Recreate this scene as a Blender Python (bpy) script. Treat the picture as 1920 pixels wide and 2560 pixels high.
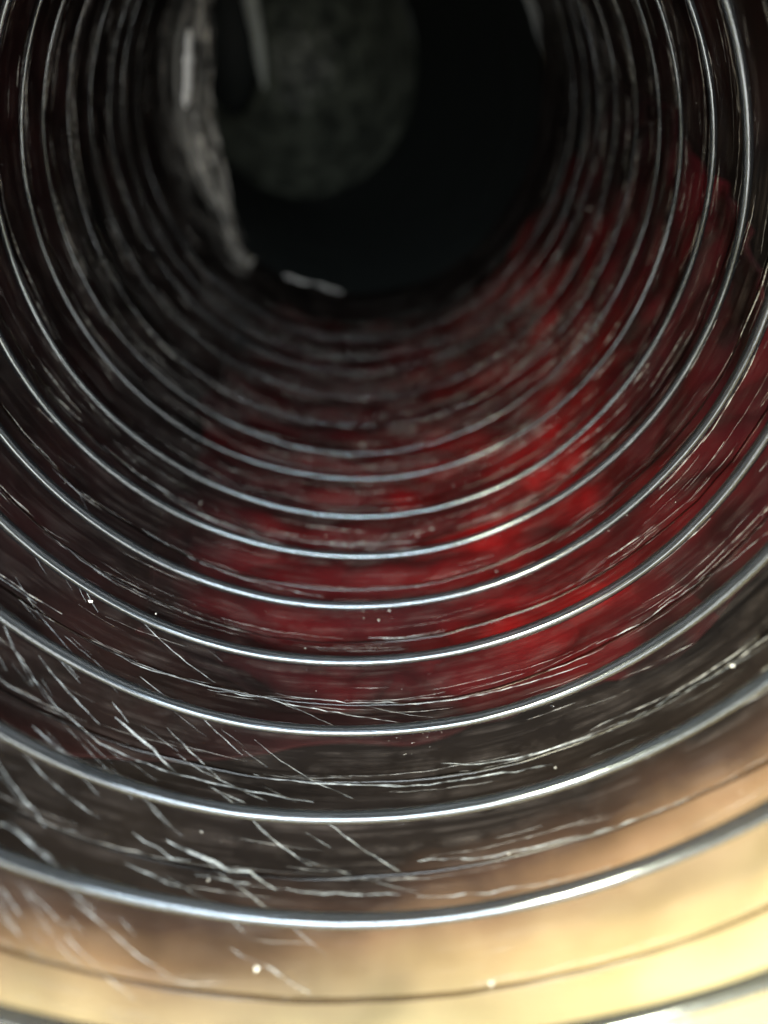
import bpy, bmesh, math, random
from math import sin, cos, pi, radians as rad
from mathutils import Vector, Matrix, noise

random.seed(7)
sc = bpy.context.scene
for o in list(bpy.data.objects): bpy.data.objects.remove(o)
COL = sc.collection
R = 0.05                     # hose radius in metres; lengths below are in hose radii unless noted
PITCH = 0.2407

# ------------------------------------------------------------------ camera
cam_d = bpy.data.cameras.new('camera'); cam = bpy.data.objects.new('camera', cam_d); COL.objects.link(cam)
sc.camera = cam
cam_d.sensor_fit = 'VERTICAL'; cam_d.sensor_height = 36.0
cam_d.lens = 36.0*1950/2560
cam_d.clip_start = 0.002; cam_d.clip_end = 50
cr = Vector((0.99948935, -0.02647981, 0.01788474)); cu = Vector((0, 0.5597066, 0.82869085)); cf = Vector((0.03195378, 0.82826768, -0.55942078))
m = Matrix((cr, cu, -cf)).transposed().to_4x4()
m.translation = Vector((0.01026734, -0.84065364, 0.56901016))*R
cam.matrix_world = m
cam_d.dof.use_dof = True
cam_d.dof.focus_distance = 2.0*R
cam_d.dof.aperture_fstop = 9.5

# ------------------------------------------------------------------ world, lamps, exposure
w = bpy.data.worlds.new('World'); sc.world = w; w.use_nodes = True
bg = w.node_tree.nodes['Background']; bg.inputs[0].default_value = (0.92, 1.0, 0.95, 1); bg.inputs[1].default_value = 0.055
def area(name, loc, target, size, power, col, spread=180):
    l = bpy.data.lights.new(name, 'AREA'); l.shape = 'RECTANGLE'; l.size = size[0]*R; l.size_y = size[1]*R; l.energy = power; l.color = col; l.spread = rad(spread)
    o = bpy.data.objects.new(name, l); COL.objects.link(o); o.location = Vector(loc)*R
    o.rotation_euler = (Vector(target)-Vector(loc)).to_track_quat('-Z', 'Y').to_euler()
    return o
area('window_lamp', (0.0, -2.5, 2.3), (0, 0.35, -0.95), (4.2, 0.9), 0.40, (0.84, 0.94, 1.0), 80)
area('table_bounce_lamp', (0.2, -3.4, -0.35), (0.1, 0.4, -0.15), (5.2, 1.3), 0.20, (1.0, 0.96, 0.88), 100)  # added low lamp standing in for light bounced off the table
area('room_lamp', (-2.4, -2.2, 3.0), (1.6, -0.1, -1.5), (1.0, 1.0), 0.25, (1.0, 0.95, 0.66), 60)
sc.view_settings.view_transform = 'Standard'; sc.view_settings.look = 'None'; sc.view_settings.gamma = 1
sc.view_settings.exposure = 0.0
sc.cycles.max_bounces = 6; sc.cycles.transparent_max_bounces = 24; sc.cycles.glossy_bounces = 3; sc.cycles.diffuse_bounces = 2
sc.cycles.use_denoising = True; sc.cycles.adaptive_threshold = 0.05

# ------------------------------------------------------------------ helpers
def mat(name):
    mt = bpy.data.materials.new(name); mt.use_nodes = True
    nt = mt.node_tree; nt.nodes.clear()
    out = nt.nodes.new('ShaderNodeOutputMaterial')
    def N(t, **k):
        n = nt.nodes.new('ShaderNode'+t)
        for a, v in k.items():
            if a.startswith('i_'):
                n.inputs[a[2:].replace('_', ' ')].default_value = v
            else: setattr(n, a, v)
        return n
    L = lambda a, b: nt.links.new(a, b)
    return mt, out, N, L
def ramp(N, stops):
    r = N('ValToRGB'); e = r.color_ramp.elements
    while len(e) < len(stops): e.new(0.5)
    for x, (p, c) in zip(e, stops):
        x.position = p; x.color = c if len(c) == 4 else (*c, 1)
    return r
def link(name, me, parent=None, mt=None, smooth=True):
    if mt: me.materials.append(mt)
    if smooth:
        for p in me.polygons: p.use_smooth = True
    o = bpy.data.objects.new(name, me); COL.objects.link(o)
    if parent: o.parent = parent
    return o
def grid(name, nu, nv, fn, closed_u=False, uv=True):
    """surface from fn(u,v) -> (point in radii, (uv)) with u, v in 0..1"""
    vs = []; uvs = []
    cu_ = nu if closed_u else nu+1
    for j in range(nv+1):
        for i in range(cu_):
            p, t = fn(i/nu, j/nv); vs.append(Vector(p)*R); uvs.append(t)
    fs = []; fu = []
    for j in range(nv):
        for i in range(nu):
            a = j*cu_+i; b = j*cu_+(i+1) % cu_; c = (j+1)*cu_+(i+1) % cu_; d = (j+1)*cu_+i
            fs.append((a, b, c, d))
            e = [uvs[a], uvs[b], uvs[c], uvs[d]]
            if closed_u and i == nu-1:
                e[1] = (fn(1.0, j/nv)[1]); e[2] = fn(1.0, (j+1)/nv)[1]
            fu += e
    me = bpy.data.meshes.new(name); me.from_pydata([tuple(v) for v in vs], [], fs)
    l = me.uv_layers.new(name='UVMap')
    for k, t in enumerate(fu): l.data[k].uv = t
    me.update()
    return me
def thing(name, label, cat, group=None, loc=(0, 0, 0)):
    o = bpy.data.objects.new(name, None); COL.objects.link(o); o.empty_display_size = 0.01
    o['label'] = label; o['category'] = cat
    if group: o['group'] = group
    return o
def tag(o, label, cat): o['label'] = label; o['category'] = cat; return o
def nz(*p): return noise.noise(Vector(p))

# hose axis (the hose is straight in view) and its wall; th = 0 at the bottom, + to the right
def cyl(th, s, r): return (r*sin(th), s, -r*cos(th))
def film_r(th, s):
    k = s/PITCH; f = k-math.floor(k); i = math.floor(k)
    tri = 1-abs(2*f-1)                       # 0 at the ribs, 1 at the fold halfway
    bul = 0.030*(tri**0.7)
    fold = 0.006*math.exp(-((f-0.5-0.05*nz(th*1.3, i*3.1, 2))/0.035)**2)
    wr = tri*(0.006*nz(th*5, s*9, 1.7)+0.004*nz(th*14, s*6, 7.1)+0.0025*nz(th*3, s*42, 4.4))
    return 1.0+bul-fold+wr

# ------------------------------------------------------------------ materials
def m_film():
    mt, out, N, L = mat('clear_film')
    uv = N('UVMap')
    mp = N('Mapping'); mp.inputs['Scale'].default_value = (2.2, 55, 1); L(uv.outputs[0], mp.inputs[0])
    n1 = N('TexNoise', i_Scale=1.0, i_Detail=3.0, i_Roughness=0.6); L(mp.outputs[0], n1.inputs['Vector'])
    mp2 = N('Mapping'); mp2.inputs['Scale'].default_value = (9, 16, 1); L(uv.outputs[0], mp2.inputs[0])
    n2 = N('TexNoise', i_Scale=1.0, i_Detail=3.0, i_Roughness=0.65); L(mp2.outputs[0], n2.inputs['Vector'])
    ad = N('Math', operation='MULTIPLY_ADD'); L(n1.outputs[0], ad.inputs[0]); ad.inputs[1].default_value = 0.7; L(n2.outputs[0], ad.inputs[2])
    bp = N('Bump', i_Strength=0.22, i_Distance=0.0005); L(ad.outputs[0], bp.inputs['Height'])
    tr = N('BsdfTransparent'); tr.inputs[0].default_value = (0.82, 0.77, 0.74, 1)
    gl = N('BsdfGlossy', i_Roughness=0.13); gl.inputs['Color'].default_value = (0.24, 0.24, 0.24, 1); L(bp.outputs[0], gl.inputs['Normal'])
    fr = N('Fresnel', i_IOR=1.40); L(bp.outputs[0], fr.inputs['Normal'])
    # grime haze caught in the film, streaky round the hose
    hz = ramp(N, [(0.42, (0, 0, 0)), (0.75, (1, 1, 1))]); L(n1.outputs[0], hz.inputs[0])
    hz2 = ramp(N, [(0.40, (0, 0, 0)), (0.80, (1, 1, 1))]); L(n2.outputs[0], hz2.inputs[0])
    mul = N('Math', operation='MULTIPLY'); L(hz.outputs[0], mul.inputs[0]); L(hz2.outputs[0], mul.inputs[1])
    fac = N('Math', operation='MULTIPLY_ADD'); L(mul.outputs[0], fac.inputs[0]); fac.inputs[1].default_value = 0.09; fac.inputs[2].default_value = 0.006
    df = N('BsdfDiffuse'); df.inputs[0].default_value = (0.52, 0.43, 0.39, 1)
    m1 = N('MixShader'); L(fac.outputs[0], m1.inputs[0]); L(tr.outputs[0], m1.inputs[1]); L(df.outputs[0], m1.inputs[2])
    m2 = N('MixShader'); L(fr.outputs[0], m2.inputs[0]); L(m1.outputs[0], m2.inputs[1]); L(gl.outputs[0], m2.inputs[2])
    L(m2.outputs[0], out.inputs[0]); return mt
def m_rib():
    mt, out, N, L = mat('sheathed_wire')
    uv = N('UVMap')
    mp = N('Mapping'); mp.inputs['Scale'].default_value = (30, 2.0, 1); L(uv.outputs[0], mp.inputs[0])
    n = N('TexNoise', i_Scale=1.0, i_Detail=2.0); L(mp.outputs[0], n.inputs['Vector'])
    bp = N('Bump', i_Strength=0.5, i_Distance=0.0004); L(n.outputs[0], bp.inputs['Height'])
    p = N('BsdfPrincipled', i_Metallic=0.9, i_Roughness=0.2)
    p.inputs['Base Color'].default_value = (0.15, 0.17, 0.19, 1); L(bp.outputs[0], p.inputs['Normal'])
    p.inputs['Specular IOR Level'].default_value = 0.85
    p.inputs['Coat Weight'].default_value = 1.0; p.inputs['Coat Roughness'].default_value = 0.07
    t = N('BsdfTransparent'); t.inputs[0].default_value = (0.8, 0.82, 0.84, 1)
    mx = N('MixShader'); mx.inputs[0].default_value = 0.64; L(t.outputs[0], mx.inputs[1]); L(p.outputs[0], mx.inputs[2])
    L(mx.outputs[0], out.inputs[0]); return mt
def m_fold():
    mt, out, N, L = mat('folded_film')
    t = N('BsdfTransparent'); t.inputs[0].default_value = (0.36, 0.31, 0.26, 1)
    g = N('BsdfGlossy', i_Roughness=0.25); fr = N('Fresnel', i_IOR=1.3)
    mx = N('MixShader'); L(fr.outputs[0], mx.inputs[0]); L(t.outputs[0], mx.inputs[1]); L(g.outputs[0], mx.inputs[2])
    L(mx.outputs[0], out.inputs[0]); return mt
def m_simple(name, col, rough=0.5, spec=0.5, bump=0, bscale=200, col2=None, cscale=30, metal=0, alpha=None, sheen=0):
    mt, out, N, L = mat(name)
    tc = N('TexCoord')
    p = N('BsdfPrincipled', i_Roughness=rough, i_Metallic=metal)
    p.inputs['Specular IOR Level'].default_value = spec
    p.inputs['Base Color'].default_value = (*col, 1)
    if sheen: p.inputs['Sheen Weight'].default_value = sheen
    if col2:
        n = N('TexNoise', i_Scale=cscale, i_Detail=5.0, i_Roughness=0.6); L(tc.outputs['Object'], n.inputs['Vector'])
        r = ramp(N, [(0.35, col), (0.68, col2)]); L(n.outputs[0], r.inputs[0]); L(r.outputs[0], p.inputs['Base Color'])
    if bump:
        n = N('TexNoise', i_Scale=bscale, i_Detail=5.0); L(tc.outputs['Object'], n.inputs['Vector'])
        bp = N('Bump', i_Strength=bump, i_Distance=0.001); L(n.outputs[0], bp.inputs['Height']); L(bp.outputs[0], p.inputs['Normal'])
    if alpha is not None:
        t = N('BsdfTransparent'); mx = N('MixShader')
        an = N('TexNoise', i_Scale=650.0, i_Detail=2.0); L(tc.outputs['Object'], an.inputs['Vector'])
        am = N('MapRange'); L(an.outputs[0], am.inputs['Value'])
        for k_, v_ in (('From Min', 0.34), ('From Max', 0.72), ('To Min', 0.15*alpha), ('To Max', min(1.0, 1.7*alpha))): am.inputs[k_].default_value = v_
        L(am.outputs[0], mx.inputs[0])
        L(t.outputs[0], mx.inputs[1]); L(p.outputs[0], mx.inputs[2]); L(mx.outputs[0], out.inputs[0])
    else: L(p.outputs[0], out.inputs[0])
    return mt
M_film = m_film(); M_rib = m_rib()
M_scr = m_simple('scuffed_plastic', (0.60, 0.58, 0.55), 0.45, 0.6, alpha=0.17)
M_scr2 = m_simple('scored_plastic', (0.52, 0.56, 0.57), 0.4, 0.6, alpha=0.25)
M_streak = m_simple('silvery_streaks', (0.66, 0.64, 0.60), 0.35, 0.7, alpha=0.34)
M_dust = m_simple('dust', (0.75, 0.72, 0.66), 0.8, 0.2)
def m_red():
    mt, out, N, L = mat('red_cloth')
    uv = N('UVMap'); mp = N('Mapping'); mp.inputs['Scale'].default_value = (4.0, 5.5, 1); mp.inputs['Rotation'].default_value = (0, 0, 0.5); L(uv.outputs[0], mp.inputs[0])
    v = N('TexVoronoi', i_Scale=1.0, i_Randomness=0.8); v.distance = 'CHEBYCHEV'; L(mp.outputs[0], v.inputs['Vector'])
    n = N('TexNoise', i_Scale=1.2, i_Detail=3.0); L(mp.outputs[0], n.inputs['Vector'])
    sp = N('SeparateColor'); L(v.outputs['Color'], sp.inputs[0])
    ad = N('Math', operation='MULTIPLY_ADD'); L(n.outputs[0], ad.inputs[0]); ad.inputs[1].default_value = 0.95
    m0 = N('Math', operation='MULTIPLY'); L(sp.outputs[0], m0.inputs[0]); m0.inputs[1].default_value = 0.10; L(m0.outputs[0], ad.inputs[2])
    # brighter along one broad band, dark maroon towards the edges
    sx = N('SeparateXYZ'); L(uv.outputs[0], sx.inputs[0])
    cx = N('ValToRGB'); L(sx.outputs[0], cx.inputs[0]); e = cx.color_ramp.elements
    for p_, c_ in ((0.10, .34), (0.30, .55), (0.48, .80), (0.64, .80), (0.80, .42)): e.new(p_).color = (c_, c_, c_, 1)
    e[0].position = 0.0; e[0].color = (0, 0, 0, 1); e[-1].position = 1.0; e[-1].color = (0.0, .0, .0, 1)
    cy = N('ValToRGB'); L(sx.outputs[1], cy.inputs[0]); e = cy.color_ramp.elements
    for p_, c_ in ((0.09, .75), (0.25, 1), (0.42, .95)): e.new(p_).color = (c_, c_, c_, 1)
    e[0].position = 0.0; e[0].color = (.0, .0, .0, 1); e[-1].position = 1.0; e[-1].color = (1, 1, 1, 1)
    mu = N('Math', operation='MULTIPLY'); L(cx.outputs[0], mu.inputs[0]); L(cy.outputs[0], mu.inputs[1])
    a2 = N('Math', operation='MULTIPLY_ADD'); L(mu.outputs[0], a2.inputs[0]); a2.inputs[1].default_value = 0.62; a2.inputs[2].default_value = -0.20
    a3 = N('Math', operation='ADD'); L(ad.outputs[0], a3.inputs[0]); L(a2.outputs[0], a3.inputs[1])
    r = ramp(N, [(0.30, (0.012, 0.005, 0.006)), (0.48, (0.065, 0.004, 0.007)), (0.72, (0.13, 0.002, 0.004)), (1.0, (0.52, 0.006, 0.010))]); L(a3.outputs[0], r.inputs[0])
    p = N('BsdfPrincipled', i_Roughness=0.85); p.inputs['Specular IOR Level'].default_value = 0.08; L(r.outputs[0], p.inputs['Base Color'])
    L(p.outputs[0], out.inputs[0]); return mt
M_red = m_red()
def m_brown():
    mt, out, N, L = mat('brown_cloth')
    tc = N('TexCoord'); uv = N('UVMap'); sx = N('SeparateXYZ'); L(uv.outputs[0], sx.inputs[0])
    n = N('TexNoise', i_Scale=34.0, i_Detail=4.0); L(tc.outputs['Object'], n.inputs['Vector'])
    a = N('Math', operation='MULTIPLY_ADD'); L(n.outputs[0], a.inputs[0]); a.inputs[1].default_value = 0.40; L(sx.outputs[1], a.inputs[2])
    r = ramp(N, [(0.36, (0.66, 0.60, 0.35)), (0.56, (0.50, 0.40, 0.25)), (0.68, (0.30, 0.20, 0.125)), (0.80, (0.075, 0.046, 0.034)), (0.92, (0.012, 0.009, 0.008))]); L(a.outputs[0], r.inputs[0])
    p = N('BsdfPrincipled', i_Roughness=0.85); p.inputs['Specular IOR Level'].default_value = 0.15; L(r.outputs[0], p.inputs['Base Color']); L(p.outputs[0], out.inputs[0]); return mt
M_brown = m_brown()
M_dark = m_simple('charcoal_cloth', (0.0060, 0.0062, 0.0060), 0.85, 0.15, 0.4, 300, (0.034, 0.0065, 0.0075), 18)
M_table = m_simple('cream_table', (0.66, 0.60, 0.32), 0.5, 0.3, 0.15, 90, (0.36, 0.27, 0.19), 24)
M_black = m_simple('black_rubber', (0.007, 0.010, 0.010), 0.7, 0.25, 0.3, 150)
M_plate = m_simple('dusty_end_plate', (0.016, 0.020, 0.018), 0.45, 0.6, 1.0, 130, (0.12, 0.138, 0.11), 110)
M_fold = m_fold()
def m_flap():
    mt, out, N, L = mat('crumpled_film')
    uv = N('UVMap'); mp = N('Mapping'); mp.inputs['Scale'].default_value = (2.2, 13, 1); mp.inputs['Rotation'].default_value = (0, 0, 0.06); L(uv.outputs[0], mp.inputs[0])
    n = N('TexNoise', i_Scale=1.0, i_Detail=4.0, i_Roughness=0.6, i_Distortion=0.5); L(mp.outputs[0], n.inputs['Vector'])
    r = ramp(N, [(0.40, (0.03, 0.03, 0.028)), (0.62, (0.52, 0.51, 0.47))]); L(n.outputs[0], r.inputs[0])
    bp = N('Bump', i_Strength=0.8, i_Distance=0.002); L(n.outputs[0], bp.inputs['Height'])
    p = N('BsdfPrincipled', i_Roughness=0.22); L(r.outputs[0], p.inputs['Base Color']); L(bp.outputs[0], p.inputs['Normal'])
    t = N('BsdfTransparent'); mx = N('MixShader'); L(t.outputs[0], mx.inputs[1]); L(p.outputs[0], mx.inputs[2])
    am = N('MapRange'); L(n.outputs[0], am.inputs['Value'])
    for k_, v_ in (('From Min', 0.36), ('From Max', 0.6), ('To Min', 0.25), ('To Max', 0.85)): am.inputs[k_].default_value = v_
    sx = N('SeparateXYZ'); L(uv.outputs[0], sx.inputs[0])
    ed = N('MapRange', interpolation_type='SMOOTHSTEP'); L(sx.outputs[1], ed.inputs['Value'])
    for k_, v_ in (('From Min', 0.15), ('From Max', 0.8), ('To Min', 0.10), ('To Max', 1.0)): ed.inputs[k_].default_value = v_
    mm = N('Math', operation='MULTIPLY'); L(am.outputs[0], mm.inputs[0]); L(ed.outputs[0], mm.inputs[1])
    L(mm.outputs[0], mx.inputs[0]); L(mx.outputs[0], out.inputs[0]); return mt
M_flap = m_flap()

# ------------------------------------------------------------------ setting: the table
def table():
    me = grid('table_top', 24, 24, lambda u, v: (((u-.5)*60, (v-.35)*60, -1.66), (u, v)))
    o = link('table', me, None, M_table); o['kind'] = 'structure'
table()

# ------------------------------------------------------------------ charcoal blanket the hose is bedded in
def edge(th):   # where the blanket's near edge runs, over the angle round the hose
    d = math.degrees(th)
    return 0.80 + 0.002*max(d, 0) - 0.006*max(-d, 0) + 0.05*nz(th*1.6, 3, 1) + 0.015*nz(th*6, 1, 5)
def edge_brown(th):
    d = math.degrees(th)
    return 0.17 + 0.004*max(d, 0) - 0.0035*max(-d, 0) + 0.04*nz(th*1.7, 7, 1) + 0.01*nz(th*7, 4, 5)
def bedding(name, edge, r0, a0, a1, s1, mt, label, cat):
    def fn(u, v):
        th = a0+(a1-a0)*u
        base = edge(th); s0 = base if s1 > 3 else -1.1; s = s0+(s1-s0)*v**(1.3 if s1 > 3 else 1.0)
        if s1 > 3: th *= 1+0.525*min(1, max(0, (s-1.6)/1.0))      # closes over the top of the hose further in, shaped to keep light out
        r = r0+0.06*nz(th*2.1, s*1.4, 3)+0.035*nz(th*5, s*3.2, 9)+0.015*nz(th*12, s*7, 4)
        x, y, z = cyl(th, s, r)
        return (x, y, max(z, -1.60-(r0-1.44)*0.5)), (u, 0.45+s-base)
    o = link(name, grid(name, 180, 150, fn), None, mt)
    md = o.modifiers.new('thickness', 'SOLIDIFY'); md.thickness = 0.0006; md.offset = 1
    tag(o, label, cat)
bedding('charcoal_blanket', edge, 1.44, rad(-118), rad(118), 6.2, M_dark, 'dark charcoal rumpled blanket cradling the clear hose from below', 'blanket')
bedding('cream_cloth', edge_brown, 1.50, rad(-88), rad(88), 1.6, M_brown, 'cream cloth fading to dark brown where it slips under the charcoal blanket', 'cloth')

# ------------------------------------------------------------------ red cloth pressed against the hose
def red_cloth():
    def fn(u, v):
        th0 = rad(-33); th1 = rad(92)
        th = th0+(th1-th0)*u
        th1 = rad(80+18*min(1, max(0, (v-.15)/.4)))
        th = th0+(th1-th0)*u
        e0 = 0.76+0.06*nz(th*3, 8, 2)+0.20*max(0, math.degrees(th)-45)/45+(0.004*max(0, 15-math.degrees(th)))
        e1 = 3.95+0.2*nz(th*2.5, 1, 6)
        s = e0+(e1-e0)*v
        th += 0.10*nz(s*2.3, 5, 5)*(1-u)
        f1 = nz(th*2.4+s*1.1, s*2.0-th, 2.2); f2 = nz(th*4-s*2, s*5+th*3, 6.1); f3 = nz(th*10, s*10, 8.8)
        r = 1.22+0.075*f1+0.05*(1-2*abs(f2))*0.8+0.012*f3
        r += 0.08*(1-min(1, v/.2))+0.06*(1-min(1, (1-u)/.2))
        return cyl(th, s, max(r, 1.05)), (u, v)
    me = grid('red_cloth', 140, 150, fn)
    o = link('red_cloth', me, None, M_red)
    md = o.modifiers.new('thickness', 'SOLIDIFY'); md.thickness = 0.0008; md.offset = 1
    tag(o, 'bright red crumpled cloth showing blurred through the clear hose wall', 'cloth')
red_cloth()

# ------------------------------------------------------------------ the clear ribbed hose
hose = thing('ribbed_hose', 'clear plastic hose with steel wire ribs, scratched inside', 'hose')
I0, I1 = -2, 16
NTH = 300
for i in range(I0, I1):
    def fn(u, v, i=i):
        th = -pi+2*pi*u; s = (i+v)*PITCH
        sc_ = min(max(s, (i+1e-4)*PITCH), (i+1-1e-4)*PITCH)
        return cyl(th, s, film_r(th, sc_) if 0.001 < v < 0.999 else 1.0), (u*6.283, s)
    me = grid('film_band', NTH, 12, fn, True)
    band = link('film_band', me, hose, M_film)
    def fn(u, v, i=i):        # the doubled film of the fold halfway between two ribs
        th = -pi+2*pi*u
        c = (i+0.5+0.05*nz(cos(th)*1.3, sin(th)*1.3, i*3.1+2)-0.035)*PITCH
        wv = 0.006+0.006*max(0, nz(cos(th)*2.5, sin(th)*2.5, i*1.9)+0.3)
        s = c+wv*(v-0.5)
        return cyl(th, s, film_r(th, s)-0.003-0.003*sin(pi*v)), (u*6.283, s)
    link('fold', grid('fold', 200, 3, fn, True), band, M_fold)
rib_rad = 0.0140
def rib_mesh(seed, k_=1.0):
    def fn(u, v):
        th = -pi+2*pi*u; a = 2*pi*v
        rr = rib_rad*(1+0.10*cos(3*a))            # plastic-sheathed wire, slightly three-lobed
        rr *= k_*(1+0.10*nz(sin(th)*3, cos(th)*3, seed))
        r = 0.992+0.007*nz(sin(th)*1.6, cos(th)*1.6+seed*1.7, 3)+rr*cos(a)
        s = (0.010+0.03*(1-k_))*nz(sin(th)*1.4, cos(th)*1.4+seed*2.3, 8)+rr*1.15*sin(a)
        return cyl(th, s, r), (u, v)
    return grid('rib', 240, 14, fn, True)
for n, i in enumerate(range(I0, I1-2)):        # deep ribs are thinned so their highlights dim further in
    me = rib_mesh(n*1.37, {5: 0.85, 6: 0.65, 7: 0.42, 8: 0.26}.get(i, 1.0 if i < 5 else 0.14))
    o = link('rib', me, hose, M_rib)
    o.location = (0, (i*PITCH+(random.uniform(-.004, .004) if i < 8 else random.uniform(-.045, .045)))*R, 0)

# scratches and scuffs: thin raised slivers on the inside of the film
def strip(bm, pts, wd, lift=0.004):
    """pts: (th, s) polyline; a flat sliver with tapered ends"""
    n = len(pts); prev = None
    for k, (th, s) in enumerate(pts):
        a = pts[max(k-1, 0)]; b = pts[min(k+1, n-1)]
        dt = b[0]-a[0]; ds = b[1]-a[1]; l = math.hypot(dt, ds) or 1
        t = k/(n-1); wv = wd*(0.25+0.75*sin(pi*t)**0.6)*(0.7+0.6*random.random())*0.5
        px, ps = -ds/l*wv, dt/l*wv
        r = film_r(th, s)-lift
        v1 = bm.verts.new(Vector(cyl(th+px, s+ps, r))*R); v2 = bm.verts.new(Vector(cyl(th-px, s-ps, r))*R)
        v3 = bm.verts.new(Vector(cyl(th, s, r-wv*0.8))*R)
        if prev:
            bm.faces.new((prev[0], v1, v3, prev[2])); bm.faces.new((prev[2], v3, v2, prev[1]))
        prev = (v1, v2, v3)
def resample(pl, step=0.025, jit=0.004):
    out = []
    for a, b in zip(pl[:-1], pl[1:]):
        n = max(1, int(math.hypot(b[0]-a[0], b[1]-a[1])/step))
        for k in range(n):
            t = k/n; out.append((a[0]+(b[0]-a[0])*t, a[1]+(b[1]-a[1])*t+random.uniform(-jit, jit)*0.8))
    out.append(pl[-1]); return out
def finish(bm, name, mt, parent):
    me = bpy.data.meshes.new(name); bm.to_mesh(me); bm.free()
    o = link(name, me, parent, mt, False); o['kind'] = 'stuff'; return o
SCR = [[(-0.868,0.453),(-0.706,0.381),(-0.593,0.336),(-0.527,0.324),(-0.401,0.314),(-0.265,0.307),(-0.095,0.288)],[(-0.864,0.389),(-0.818,0.365),(-0.739,0.375)],[(-0.740,0.300),(-0.659,0.259),(-0.579,0.248)],[(-0.579,0.412),(-0.494,0.378),(-0.413,0.317)],[(-0.777,0.187),(-0.717,0.155),(-0.644,0.110),(-0.581,0.117)],[(-0.737,0.220),(-0.628,0.183),(-0.542,0.159)],[(-0.473,0.153),(-0.383,0.115),(-0.343,0.118)],[(-0.401,0.150),(-0.320,0.134),(-0.260,0.108),(-0.220,0.111),(-0.160,0.074)],[(-0.572,0.042),(-0.501,0.010)],[(-0.729,0.073),(-0.679,0.069),(-0.587,0.028)],[(-0.546,-0.026),(-0.463,-0.060),(-0.372,-0.100),(-0.318,-0.122)],[(-0.243,-0.052),(-0.156,-0.085),(-0.080,-0.123)],[(-0.636,0.593),(-0.531,0.592),(-0.380,0.605)],[(-0.383,0.587),(-0.238,0.594),(-0.046,0.567),(0.110,0.520)],[(-0.208,0.617),(-0.079,0.603),(0.119,0.593)],[(-0.328,0.092),(-0.217,0.084)],[(-0.141,0.078),(0.096,0.064)],[(-0.470,0.078),(-0.351,0.053)],[(-0.237,0.355),(-0.041,0.349),(0.108,0.337)],[(-0.458,0.427),(-0.371,0.370),(-0.313,0.327)],[(-0.645,-0.020),(-0.590,-0.048),(-0.537,-0.069)],[(-0.336,0.298),(-0.249,0.265)],[(0.034,0.600),(0.187,0.587),(0.355,0.581),(0.612,0.555)],[(0.032,0.342),(0.204,0.331),(0.348,0.327),(0.466,0.309)],[(0.208,0.386),(0.353,0.359),(0.501,0.357),(0.617,0.345)],[(0.632,0.352),(0.773,0.354),(0.861,0.342),(0.982,0.329)],[(0.135,0.142),(0.301,0.128),(0.422,0.127),(0.532,0.120),(0.696,0.119),(0.774,0.113)],[(0.129,0.059),(0.279,0.044),(0.404,0.040),(0.529,0.035)],[(0.041,1.321),(0.205,1.300)],[(0.040,1.279),(0.219,1.255)],[(0.039,1.081),(0.268,1.061)],[(0.036,0.848),(0.248,0.835)],[(0.646,0.604),(0.816,0.590)],[(0.692,0.597),(0.906,0.599),(1.154,0.550)],[(-0.964,0.603),(-0.896,0.608),(-0.847,0.608)],[(-0.864,0.835),(-0.765,0.835),(-0.657,0.820)],[(-0.908,1.309),(-0.834,1.317),(-0.699,1.325),(-0.562,1.306),(-0.390,1.281),(-0.224,1.268)],[(-0.680,1.084),(-0.518,1.074),(-0.361,1.063),(-0.094,1.030)],[(-0.344,1.318),(-0.145,1.315),(0.101,1.301)],[(-0.980,1.062),(-0.882,1.061),(-0.845,1.004)]]
bm = bmesh.new()
for k, pl in enumerate(SCR):
    wd = random.uniform(0.0028, 0.0048)
    if k in (2, 3, 7): wd = 0.008
    strip(bm, resample(pl), wd)
for k in range(95):          # more of the slanting gouges on the lower left
    th = min(random.uniform(-1.1, 0.1), random.uniform(-1.1, 0.3)); s = random.uniform(-0.14, 0.75)
    l = random.choice((random.uniform(0.03, 0.10), random.uniform(0.08, 0.26))); sl = random.uniform(0.35, 0.75)
    strip(bm, resample([(th, s), (th+l*0.5, s-l*0.5*sl), (th+l, s-l*sl)], 0.02, 0.002), random.choice((0.0010, 0.0014, 0.0020, 0.0032)))
finish(bm, 'score_marks', M_scr2, hose)
bm = bmesh.new()
for i in range(I0, I1):      # broken scuffing along the fold of every band, finer streaks beside it
    th = -2.4
    while th < 2.4:
        l = random.uniform(0.04, 0.5)
        if random.random() < 0.62:
            s = (i+0.5+random.uniform(-0.05, 0.05))*PITCH
            strip(bm, resample([(th, s), (th+l*.5, s+random.uniform(-.006, .006)), (th+l, s+random.uniform(-.01, .01))], 0.03, 0.003), random.uniform(0.0015, 0.0045))
        th += l*random.uniform(0.6, 1.3)
    for q in range(46):
        th = random.uniform(-2.3, 2.3); l = random.uniform(0.03, 0.30)*(1 if random.random() < .8 else 1.8)
        f = random.choice((random.gauss(0.5, 0.13), random.uniform(0.1, 0.9)))
        s = (i+min(max(f, .1), .9))*PITCH; d = random.uniform(-0.012, 0.012)
        strip(bm, resample([(th, s), (th+l, s+d)], 0.04, 0.002), random.uniform(0.0008, 0.0026))
finish(bm, 'scuff_marks', M_scr, hose)
bm = bmesh.new()
for k in range(900):         # broken silvery streaks round the sides of the hose, denser further in
    sd = random.choice((-1, 1)); th = sd*random.uniform(0.75, 2.2)-0.1; s = random.uniform(0.3, 3.3)
    l = random.choice((random.uniform(0.02, 0.10), random.uniform(0.05, 0.28)))
    s = (math.floor(s/PITCH)+random.choice((0.5, 0.5, 0.08, 0.92, random.random()))+random.uniform(-.06, .06))*PITCH
    strip(bm, resample([(th, s), (th+l, s+random.uniform(-.015, .015))], 0.04, 0.003), random.choice((0.0015, 0.002, 0.003, 0.005)))
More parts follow.
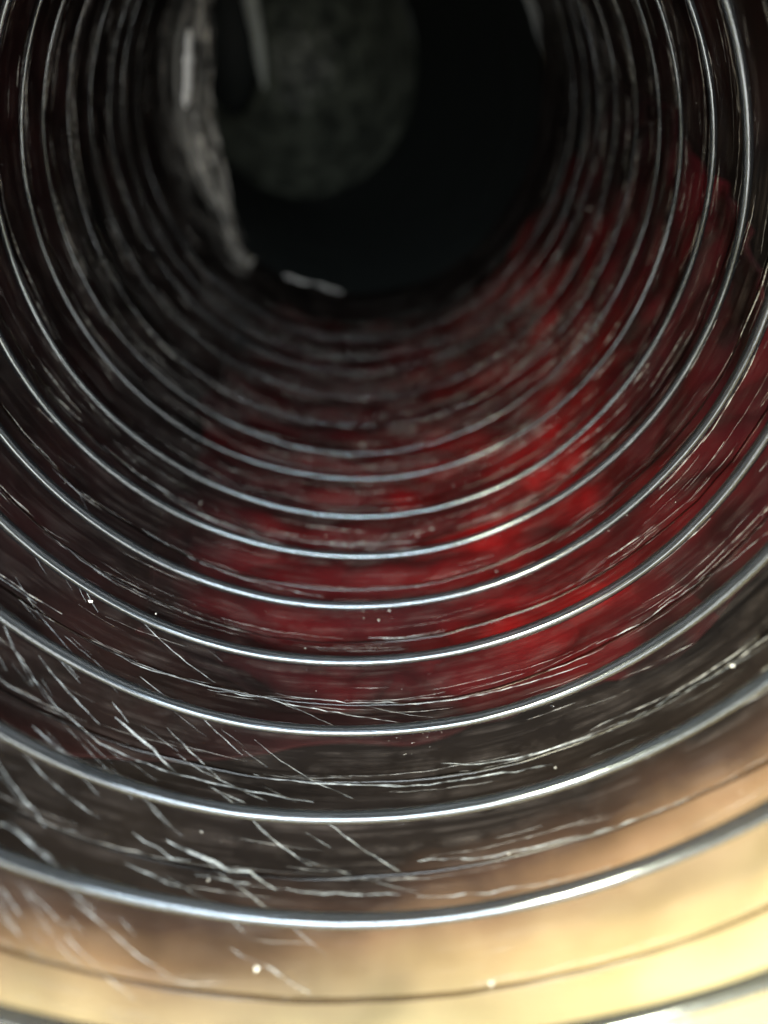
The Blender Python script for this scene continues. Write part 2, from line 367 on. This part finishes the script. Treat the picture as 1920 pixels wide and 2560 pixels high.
for k in range(420):         # fine streaks along the bottom, far in
    th = random.uniform(-0.9, 0.9); s = random.uniform(1.3, 3.4); l = random.uniform(0.03, 0.35)
    strip(bm, resample([(th, s), (th+l, s+random.uniform(-.02, .02))], 0.05, 0.004), random.choice((0.001, 0.0015, 0.0025)))
finish(bm, 'streaks', M_streak, hose)
bm = bmesh.new()
spots = []
for k in range(150): spots.append((random.uniform(-2.0, 2.0), random.uniform(-0.2, 3.4), min(0.008, 0.0016*math.exp(random.gauss(0.3, 0.6)))))
for k in range(9):
    a_, b_ = random.uniform(-1.2, 1.2), random.uniform(0.3, 2.6)
    for q in range(random.randint(4, 16)): spots.append((a_+random.gauss(0, .035), b_+random.gauss(0, .02), 0.0012*math.exp(random.gauss(0.2, 0.5))))
for th, s, z in spots:
    c = Vector(cyl(th, s, film_r(th, s)-0.004))*R
    ret = bmesh.ops.create_icosphere(bm, subdivisions=1, radius=z*R*0.6)
    sx = Vector((random.uniform(.5, 1.6), random.uniform(.5, 1.3), random.uniform(.4, 1)))
    for v in ret['verts']:
        v.co = Vector((v.co.x*sx.x, v.co.y*sx.y, v.co.z*sx.z))*random.uniform(0.4, 1.5)+c
finish(bm, 'dust_specks', M_dust, hose)

# ------------------------------------------------------------------ the black pipe the hose runs into
pipe = thing('black_pipe', 'black rubber pipe bending away at the far end of the hose', 'pipe')
S0 = I1*PITCH-0.03; S1 = 6.6
def pax(s): t = (s-S0)/(S1-S0); return -0.50*t*t
def fn(u, v):
    th = -pi+2*pi*u; s = S0+(S1-S0)*v
    x, y, z = cyl(th, s, 0.985+0.012*nz(th*3, s*3, 1)); return (x+pax(s), y, z), (u, v)
link('pipe_wall', grid('pipe_wall', 128, 40, fn, True), pipe, M_black)
def fn(u, v):
    th = -pi+2*pi*u; r = 0.97*v
    bump = 0.05*nz(3*r*sin(th), 3*r*cos(th), 2)+0.035*nz(8*r*sin(th), 8*r*cos(th), 5)+0.02*nz(17*r*sin(th), 17*r*cos(th), 5)
    dish = 1.3*(1-v**2.5)
    x, y, z = cyl(th, S1-0.28+dish+bump, r); return (x+pax(S1), y, z), (u, v)
plate = link('end_plate', grid('end_plate', 110, 60, fn, True), pipe, M_plate)
# a black boss stands in for the dark recess on the plate's left, with a pale tapering tongue along its edge
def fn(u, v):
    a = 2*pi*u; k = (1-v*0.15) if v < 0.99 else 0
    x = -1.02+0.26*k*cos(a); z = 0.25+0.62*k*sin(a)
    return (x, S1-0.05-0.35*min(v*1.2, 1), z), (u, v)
link('recess_shade', grid('recess_shade', 48, 10, fn, True), plate, M_black)
M_tongue = m_simple('grey_rubber', (0.30, 0.33, 0.31), 0.5, 0.4)
TG = [(-0.80, 0.75, .050), (-0.80, 0.46, .055), (-0.765, 0.25, .045), (-0.755, 0.12, .04), (-0.745, 0.0, .03), (-0.735, -0.12, .012)]
def fn(u, v):
    k = min(int(v*5), 4); t = v*5-k; a = TG[k]; b = TG[k+1]
    x = a[0]+(b[0]-a[0])*t; z = a[1]+(b[1]-a[1])*t; w_ = a[2]+(b[2]-a[2])*t
    an = 2*pi*u
    return (x+w_*cos(an), S1-0.46+0.02*sin(an)+0.02*nz(v*8, 1, 1), z), (u, v)
link('tongue', grid('tongue', 16, 30, fn, True), plate, M_tongue)

# ------------------------------------------------------------------ film crumpled inwards on the left where the hose meets the pipe
IN = [(-.729, .609), (-.748, .492), (-.774, .288), (-.797, .005), (-.780, -.228), (-.745, -.50), (-.689, -.72), (-.62, -.80)]
def fn(u, v):
    k = min(int(v*7), 6); t = v*7-k; a = IN[k]; b = IN[k+1]
    x1 = a[0]+(b[0]-a[0])*t; z1 = a[1]+(b[1]-a[1])*t
    th = math.atan2(x1, -z1); r1 = math.hypot(x1, z1)
    r = 0.99+(r1-0.99)*u**0.8
    r += 0.05*sin(pi*u)*nz(u*10+v*3, v*3, 2)+0.035*nz(u*20+v*5, v*5, 6)+0.012*nz(u*30, v*24, 3)
    s = 3.45+0.55*u+0.05*nz(u*5, v*6, 9)+0.03*sin(u*28+2*nz(v*4, 1, 1))
    return cyl(th, s, r), (v*3, u)
link('crumpled_wall', grid('crumpled_wall', 60, 110, fn), hose, M_flap)['label'] = 'greyish film buckled inwards at the far left'
# white slivers: a painted glint on the buckled film, and torn film edges
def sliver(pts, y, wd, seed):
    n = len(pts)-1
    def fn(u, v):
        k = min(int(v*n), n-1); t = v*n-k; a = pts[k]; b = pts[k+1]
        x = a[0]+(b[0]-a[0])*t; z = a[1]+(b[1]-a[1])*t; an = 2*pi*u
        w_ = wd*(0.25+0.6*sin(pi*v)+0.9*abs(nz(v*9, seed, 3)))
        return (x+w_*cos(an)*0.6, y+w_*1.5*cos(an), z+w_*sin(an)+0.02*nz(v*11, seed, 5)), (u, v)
    link('torn_edge_glint', grid('torn_edge_glint', 8, 40, fn, True), hose, M_white)
M_white = m_simple('torn_film_glint', (0.88, 0.90, 0.90), 0.38, 0.8, metal=0.0)
sliver([(-.80, .37), (-.812, .27), (-.83, .15), (-.855, .05)], 3.55, 0.024, 1.5)  # glint on the buckled film, put in as a white sliver
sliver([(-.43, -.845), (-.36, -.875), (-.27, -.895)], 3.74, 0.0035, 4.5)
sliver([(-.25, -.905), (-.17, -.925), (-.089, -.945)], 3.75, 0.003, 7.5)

bpy.context.view_layer.update()
